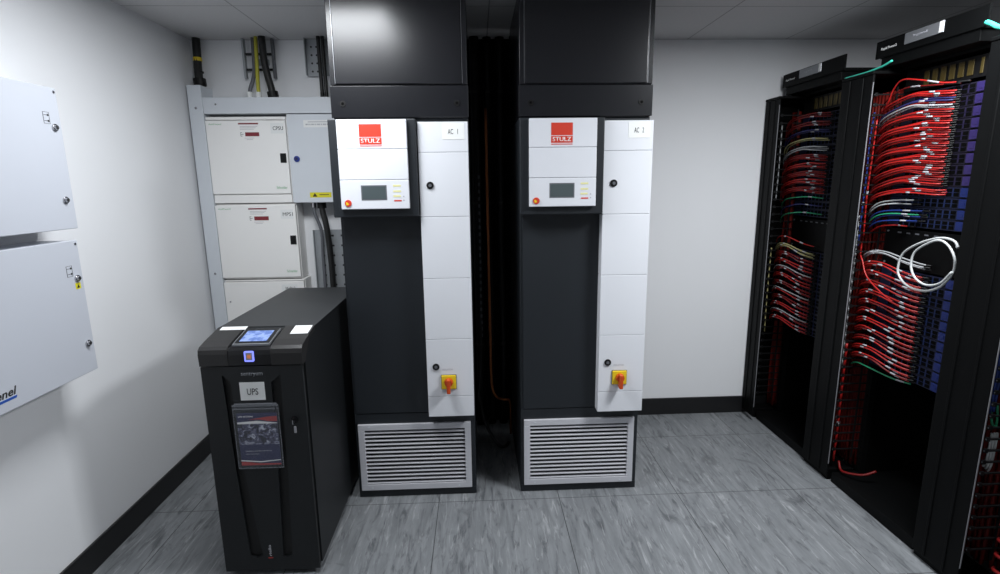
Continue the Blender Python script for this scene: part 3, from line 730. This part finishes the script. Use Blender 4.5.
def cord(pts, m, label, group, r=.0034, boot=True, tags=((.62, .70),), bm='black'):
    P = spline(pts, 9); n = len(P)
    o = MB().tube(P, r, 6, smooth=False).build('patch_lead', m); tag(o, label, 'cable', group)
    for a, b in tags:
        i, j = int(a * n), max(int(a * n) + 1, int(b * n))
        MB().tube(P[i:j + 1], r * 1.16, 6, smooth=False).build('label_sleeve', 'sleeve', o)
    if boot: MB().tube(P[-6:], r * 1.3, 6, smooth=False, radii=(r * 1.1, r * 1.3)).build('plug', bm, o)
    return o
J = lambda a: R.uniform(-a, a)
def row_wobble(): return [J(.006) for _ in range(8)]
ROW = {}
def wob(key):
    if key not in ROW: ROW[key] = row_wobble()
    return ROW[key]
def upper_cord(o, z, m, label, group, s=0, **k):
    w = wob((o, round(z, 3))); lay = .013 * (s % 2); f = s * .0060; g = s * .0093
    pts = [(1.940 - lay, min(2.55 + o, YB - .03), z - .075 + f), (1.905 - lay, 2.492 + o, z - .042 + f), (1.892 - lay, 2.42 + o + w[0], z - .012 + f + w[1] * .6),
           (1.900 - lay, 2.32 + o + w[2], z + .006 + f + w[3] * .6), (1.922 - lay, 2.25 + o, z + .006 + g), (1.948 - lay, 2.19 + o, z + g), (1.9705 - lay * .3, 2.165 + o, z + g)]
    return cord(pts, m, label, group, tags=((lambda a: (a, a + .05))(.64 + J(.08)),), **k)
def lower_cord(o, z, m, label, group, s=0, **k):
    w = wob((o, round(z, 3))); lay = .013 * (s % 2); f = s * .0060; g = s * .0093
    pts = [(1.940 - lay, min(2.55 + o, YB - .03), z - .008 + f), (1.905 - lay, 2.492 + o, z + .0205 + f), (1.888 - lay, 2.425 + o + w[0] * .5, z + .047 + f + w[1] * .4),
           (1.892 - lay, 2.35 + o + w[2], z + .046 + f + w[3] * .6), (1.916 - lay, 2.27 + o, z + .022 + g), (1.946 - lay, 2.215 + o, z + .006 + g), (1.9705 - lay * .3, 2.185 + o, z + g)]
    return cord(pts, m, label, group, tags=((lambda a: (a, a + .045))(.40 + J(.09)), (lambda a: (a, a + .05))(.66 + J(.07))), **k)

DU, DL = .0455, .0455
for key in ('near', 'far'):
    o = RACKS[key]; rn = RN[key]
    nu = 13
    for k in range(nu):
        z = 1.925 - DU * k
        kind = 'p' if (k < 9 and key == 'near') else 'b'
        panel(key, z, kind)
    for k in range(11):
        z = 1.135 - DL * k
        panel(key, z, 'b')
    b = MB().box(PX, PX + .0025, 2.006 + o, 2.472 + o, 1.165, 1.345, .001).build('blank_panel', 'blackrack', RK[key])
    g = MB()
    for y in (2.06, 2.46): g.cyl((PX, y + o, 1.18), (PX - .003, y + o, 1.18), .005, n=10).cyl((PX, y + o, 1.33), (PX - .003, y + o, 1.33), .005, n=10)
    for k in range(6): g.box(PX - .002, PX - .0002, 2.13 + o + k * .05, 2.15 + o + k * .05, 1.325, 1.331)
    g.build('screws', 'cgrey', b)
    # strip of dull yellow blocks above the panels
    s = MB().box(PX, PX + .0025, 2.006 + o, 2.472 + o, 1.962, 2.046, .001).build('power_strip', 'black', RK[key])
    for k in range(7):
        MB().box(PX - .004, PX - .0002, 2.09 + o + k * .042, 2.09 + o + k * .042 + (.026 if k else .012), 1.975, 2.034, .001).build('yellow_block', 'amber', s)

    g = 'red cords in the %s, upper block'
    if key == 'near':
        G = 'cords in the upper block of the near rack'
        # the first rows: one high loop, blue and grey cords
        cord([(1.945, 2.55, 1.872), (1.907, 2.492, 1.893), (1.892, 2.455, 1.918), (1.882, 2.42, 1.968), (1.878, 2.37, 1.999), (1.890, 2.29, 1.985), (1.925, 2.20, 1.958), (1.969, 2.13, 1.954)], 'cred', 'red patch lead arching highest, over the top panel of the near rack', G, tags=((.76, .82),))
        cord([(1.935, 2.55, 1.905), (1.912, 2.492, 1.929), (1.908, 2.44, 1.953), (1.910, 2.37, 1.968), (1.930, 2.27, 1.960), (1.969, 2.175, 1.952)], 'cred2', 'dark red patch lead just beneath the highest arching cord', G)
        for s in (-2, -1, 0): upper_cord(o, 1.925, 'cred', 'bright red patch lead plugged into the top panel of the near rack', G, s)
        for s in range(2): upper_cord(o, 1.925 - DU, 'cnavy', 'navy patch lead in the second panel of the near rack', G, s + 1)
        upper_cord(o, 1.925 - DU, 'cred', 'single red patch lead below the navy cords of the near rack', G, 0)
        for s in range(2): upper_cord(o, 1.925 - DU, 'cpale', 'pale grey patch lead under the navy cords in the near rack', G, -s - 1)
        for k in range(2, 9):
            for s in range(-2, 3):
                upper_cord(o, 1.925 - DU * k, 'cred' if (s + k) % 3 else 'cred2', '%s red patch lead in panel row %s of the near rack upper block' % ('bright' if (s + k) % 3 else 'darker', ORD[k]), G, s)
        for s in range(3): upper_cord(o, 1.925 - DU * 9, 'cred', 'red patch lead in the thin row above the white cords of the near rack', G, s - 1, boot=False)
        def short(row, s, m, lb, dy=0.):
            z = 1.925 - DU * row; f = s * .0072; lay = .013 * (s % 2)
            cord([(1.945 - lay, 2.545, z - .07 + f), (1.915 - lay, 2.492, z - .042 + f), (1.905 - lay, 2.43, z - .012 + f), (1.918 - lay, 2.36, z + f), (1.948 - lay * .5, 2.30 + dy, z + f * 1.2), (1.970, 2.25 + dy, z + f * 1.3)], m, lb, G, tags=((.68, .76),), r=.0033)
        short(10, 1, 'cwhite', 'upper white patch lead under the red rows of the near rack', .03); short(10, -1, 'cwhite', 'lower white patch lead under the red rows of the near rack', .04)
        short(11, 1, 'cblue', 'blue patch lead just under the white cords of the near rack', -.02)
        short(11, -1, 'cgreen', 'green patch lead among the lone cords of the near rack', -.005); short(11, -2, 'cblue', 'blue patch lead touching the green cord of the near rack', -.01)
        short(12, 1, 'cblue', 'lowest lone blue patch lead in the upper near rack', 0.); short(12, -2, 'cred', 'lone red patch lead below the blue cords of the near rack', .05)
        G = 'cords in the lower block of the near rack'
        for s in range(3): lower_cord(o, 1.135 + DL, 'cpale', 'pale grey patch lead on top of the lower red cords in the near rack', G, s)
        for k in range(11):
            for s in range(-2, 2):
                lower_cord(o, 1.135 - DL * k, 'cred' if (s + k) % 3 else 'cred2', '%s red patch lead in row %s of the near rack lower block' % ('bright' if (s + k) % 3 else 'darker', ORD[k] if k < 10 else 'lowest'), G, s)
        cord([(1.935, 2.55, .628), (1.905, 2.492, .655), (1.885, 2.43, .676), (1.89, 2.36, .674), (1.93, 2.27, .655), (1.968, 2.20, .650)], 'cgreen', 'green patch lead beneath the lowest red cords of the near rack', G, tags=((.84, .92),), boot=False, r=.0036)
        cord([(1.915, 2.545, 1.262), (1.878, 2.495, 1.212), (1.868, 2.465, 1.185), (1.865, 2.42, 1.115), (1.867, 2.33, 1.06), (1.878, 2.26, 1.025)], 'cred', 'red patch lead crossing the others diagonally in the lower near rack', G, tags=(), boot=False)
    else:
        G = 'cords in the upper block of the far rack'
        for k in (0, 1):
            for s in range(-1, 2): upper_cord(o, 1.925 - DU * k, 'cred2', 'dark red patch lead near the top of the far rack, %s row' % ('first' if k == 0 else 'second'), G, s)
        for s in range(2): upper_cord(o, 1.925 - DU * 2.0, 'cnavy', 'navy patch lead above the pale cords of the far rack', G, s)
        for s in range(2): upper_cord(o, 1.925 - DU * 3, 'ctan', 'straw coloured patch lead above the pale cords of the far rack', G, s)
        for s in range(3): upper_cord(o, 1.925 - DU * 4, 'cpale', 'pale grey patch lead above the red rows of the far rack', G, s - 1)
        for k in range(5, 10):
            for s in range(-2, 2): upper_cord(o, 1.925 - DU * k, 'cred' if (s + k) % 2 else 'cred2', '%s red patch lead in row %s of the far rack upper block' % ('bright' if (s + k) % 2 else 'darker', ORD[k - 5]), G, s)
        upper_cord(o, 1.925 - DU * 10, 'cgreen', 'dim green patch lead just under the upper red rows of the far rack', G, 0)
        upper_cord(o, 1.925 - DU * 11, 'cnavy', 'lone navy patch lead below the green one in the far rack', G, 0)
        upper_cord(o, 1.925 - DU * 12, 'cgreen', 'lone green patch lead drooping above the blank panel of the far rack', G, 0)
        G = 'cords in the lower block of the far rack'
        lower_cord(o, 1.135 + DL, 'cred', 'single red patch lead lying over the straw cords of the far rack', G, 1)
        for s in range(4): lower_cord(o, 1.135, 'ctan', 'straw coloured patch lead on top of the lower block of the far rack', G, s - 2)
        for k in range(1, 11):
            for s in range(-2, 2):
                lower_cord(o, 1.135 - DL * k, 'cpale' if (s == 1 and k % 3 == 0) else ('cred' if (s + k) % 2 else 'cred2'), '%s patch lead in row %s of the far rack lower block' % ('pale grey' if (s == 1 and k % 3 == 0) else ('bright red' if (s + k) % 2 else 'darker red'), ORD[k - 1]), G, s)

# cords running up and down at the open edges of the managers
def riser(key, x, dy, zs, m, label, r=.004):
    o = RACKS[key]
    pts = [(x + J(.002), 2.478 + o + dy + J(.004), z) for z in zs]
    q = MB().tube(pts, r, 6, 6).build('riser_cord', m); tag(q, label, 'cable', 'cords rising along the manager edges')
    if m in ('cred', 'cblue'): MB().tube([pts[1], (Vector(pts[1]) * .9 + Vector(pts[2]) * .1)], r * 1.35, 6, smooth=False).build('label_sleeve', 'sleeve', q)
riser('near', 1.874, .030, (.10, .30, .55, .75), 'cred', 'red cord running to the floor beside the middle cable manager', .006)
riser('near', 1.858, .030, (.62, .8, 1.0, 1.2, 1.4), 'cpale', 'pale grey cord rising beside the middle cable manager, lower half')
riser('near', 1.846, .028, (1.2, 1.35, 1.5, 1.65, 1.78), 'cwhite', 'white cord rising beside the middle cable manager, upper half')
riser('near', 1.872, .034, (1.25, 1.45, 1.6, 1.75, 1.88), 'cblue', 'blue cord rising beside the middle cable manager')
riser('near', 1.887, .030, (1.3, 1.5, 1.68, 1.85), 'cred', 'red cord rising beside the middle cable manager, above the coil')
riser('far', 1.868, .025, (.6, .8, 1.0, 1.15), 'ctan', 'straw coloured cord rising beside the manager at the back wall')
riser('far', 1.872, .030, (1.45, 1.6, 1.75, 1.9), 'cpale', 'pale grey cord rising beside the manager at the back wall')
o = MB().tube([(1.90, 2.50, .10), (1.885, 2.46, .075), (1.89, 2.42, .078), (1.93, 2.36, .10), (1.98, 2.34, .13)], .006, 6, 6).build('floor_cord', 'cred2'); tag(o, 'red cord curling at the foot of the middle cable manager', 'cable')

# coil of white cord on the blank panel
COIL = [(1.844, 1.95, 1.216), (1.844, 1.995, 1.163), (1.844, 2.058, 1.143), (1.844, 2.117, 1.162), (1.844, 2.147, 1.209), (1.844, 2.138, 1.269), (1.844, 2.078, 1.314), (1.844, 2.025, 1.331), (1.844, 1.981, 1.313), (1.844, 1.949, 1.271), (1.856, 1.956, 1.222), (1.856, 1.975, 1.179), (1.856, 2.015, 1.139), (1.856, 2.078, 1.114), (1.856, 2.163, 1.118), (1.856, 2.217, 1.153), (1.856, 2.229, 1.196), (1.856, 2.209, 1.257), (1.856, 2.132, 1.308), (1.856, 2.04, 1.339), (1.844, 1.963, 1.336), (1.844, 1.939, 1.311)]
q = MB().tube([(x, y, z) for x, y, z in COIL], .0046, 8, 6).build('coiled_cord', 'cwhite'); tag(q, 'white cord coiled in two loose loops on the near rack', 'cable')
MB().tube([(Vector(COIL[-2]) + 3 * Vector(COIL[-1])) / 4, COIL[-1]], .0062, 8, smooth=False).build('cord_end', 'cpale', q)

# teal cords over the manager tops
q = MB().tube([(1.858, 2.72, 2.069), (1.855, 2.64, 2.068), (1.857, 2.56, 2.069), (1.862, 2.48, 2.078), (1.866, 2.43, 2.092)], .005, 6, 6).build('teal_cord', 'cteal'); tag(q, 'thin teal cord lying on top of the middle cable manager', 'cable')
q = MB().tube([(1.868, 1.994, 2.131), (1.866, 1.972, 2.120), (1.863, 1.938, 2.100), (1.860, 1.865, 2.0735)], .0085, 8, 6).build('teal_cord', 'cteal'); tag(q, 'thick teal cord over the manager at the right edge, beside the header', 'cable')

# cords hanging in the rack at the right edge
o = RACKS['edge']
panel('edge', 1.10, 'b')
for i in range(6):
    x = 1.852 + .012 * (i % 2); y = 1.7175 + .012 * (i // 2)
    q = MB().tube([(x, y, 1.30), (x, y, 1.10), (x, y, .95), (x, y, .82), (x, y + .001, .745 - .007 * i)], .0048, 6, 6).build('hanging_cord', 'cblue'); tag(q, 'blue cord hanging in a bundle at the right edge of the view', 'cable', 'blue cords at the right edge')
q = MB().tube([(1.884, 1.745, .80), (1.876, 1.735, .72), (1.878, 1.726, .684), (1.888, 1.724, .676), (1.902, 1.735, .695), (1.91, 1.75, .75)], .0044, 6, 6).build('hanging_cord', 'cgreen'); tag(q, 'green cord looping below the hanging blue cords at the right edge', 'cable')
for i in range(3):
    x = 1.872 + .011 * i
    q = MB().tube([(x, 1.7165, .655), (x - .001, 1.7165, .60), (x, 1.719, .555 - .01 * i), (x + .006, 1.728, .525 - .01 * i), (x + .02, 1.745, .505 - .01 * i)], .0042, 6, 6).build('hanging_cord', 'cwhite'); tag(q, 'pale cord bending away under the green loop at the right edge', 'cable', 'pale cords at the right edge')
for k in range(6):
    z = .12 + k * .062
    q = MB().tube([(1.95, 1.69, z - .01), (1.91, 1.65, z + .01), (1.92, 1.58, z + .012), (1.97, 1.50, z)], .007, 6, 6).build('hanging_cord', 'cred2'); tag(q, 'dim red cord in the lowest stack at the right edge, %s from the floor' % ('first', 'second', 'third', 'fourth', 'fifth', 'sixth')[k], 'cable', 'red cords at the right edge')

q = MB().prism([(1.700, 1.790), (1.706, 1.786), (1.712, 1.793), (1.708, 1.800), (1.702, 1.798)], 'z', 0.0005, .003).build('paper_scrap', 'label'); tag(q, 'tiny white paper scrap on the floor in front of the racks', 'litter')

# ------------------------------------------------------------------ camera and view
f, H, yaw, pitch, roll = 527.70, 1.5795, .0412, .1956, -.0124
cam = bpy.data.cameras.new('camera'); co = bpy.data.objects.new('camera', cam); col.objects.link(co)
cam.sensor_fit = 'HORIZONTAL'; cam.sensor_width = 36; cam.lens = 36 * f / 1000; cam.clip_start = .02
fw = Vector((math.sin(yaw) * math.cos(pitch), math.cos(yaw) * math.cos(pitch), -math.sin(pitch)))
rt = Vector((math.cos(yaw), -math.sin(yaw), 0)); up = rt.cross(fw)
r2 = math.cos(roll) * rt + math.sin(roll) * up; u2 = -math.sin(roll) * rt + math.cos(roll) * up
Mx = Matrix((r2, u2, -fw)).transposed().to_4x4(); Mx.translation = Vector((0, 0, H))
co.matrix_world = Mx
scn.camera = co
wd = bpy.data.worlds.new('world'); wd.use_nodes = True; scn.world = wd
wd.node_tree.nodes['Background'].inputs[0].default_value = (0, 0, 0, 1)
vs = scn.view_settings; vs.view_transform = 'Standard'; vs.look = 'None'; vs.gamma = 1; vs.use_curve_mapping = False; vs.exposure = 0.
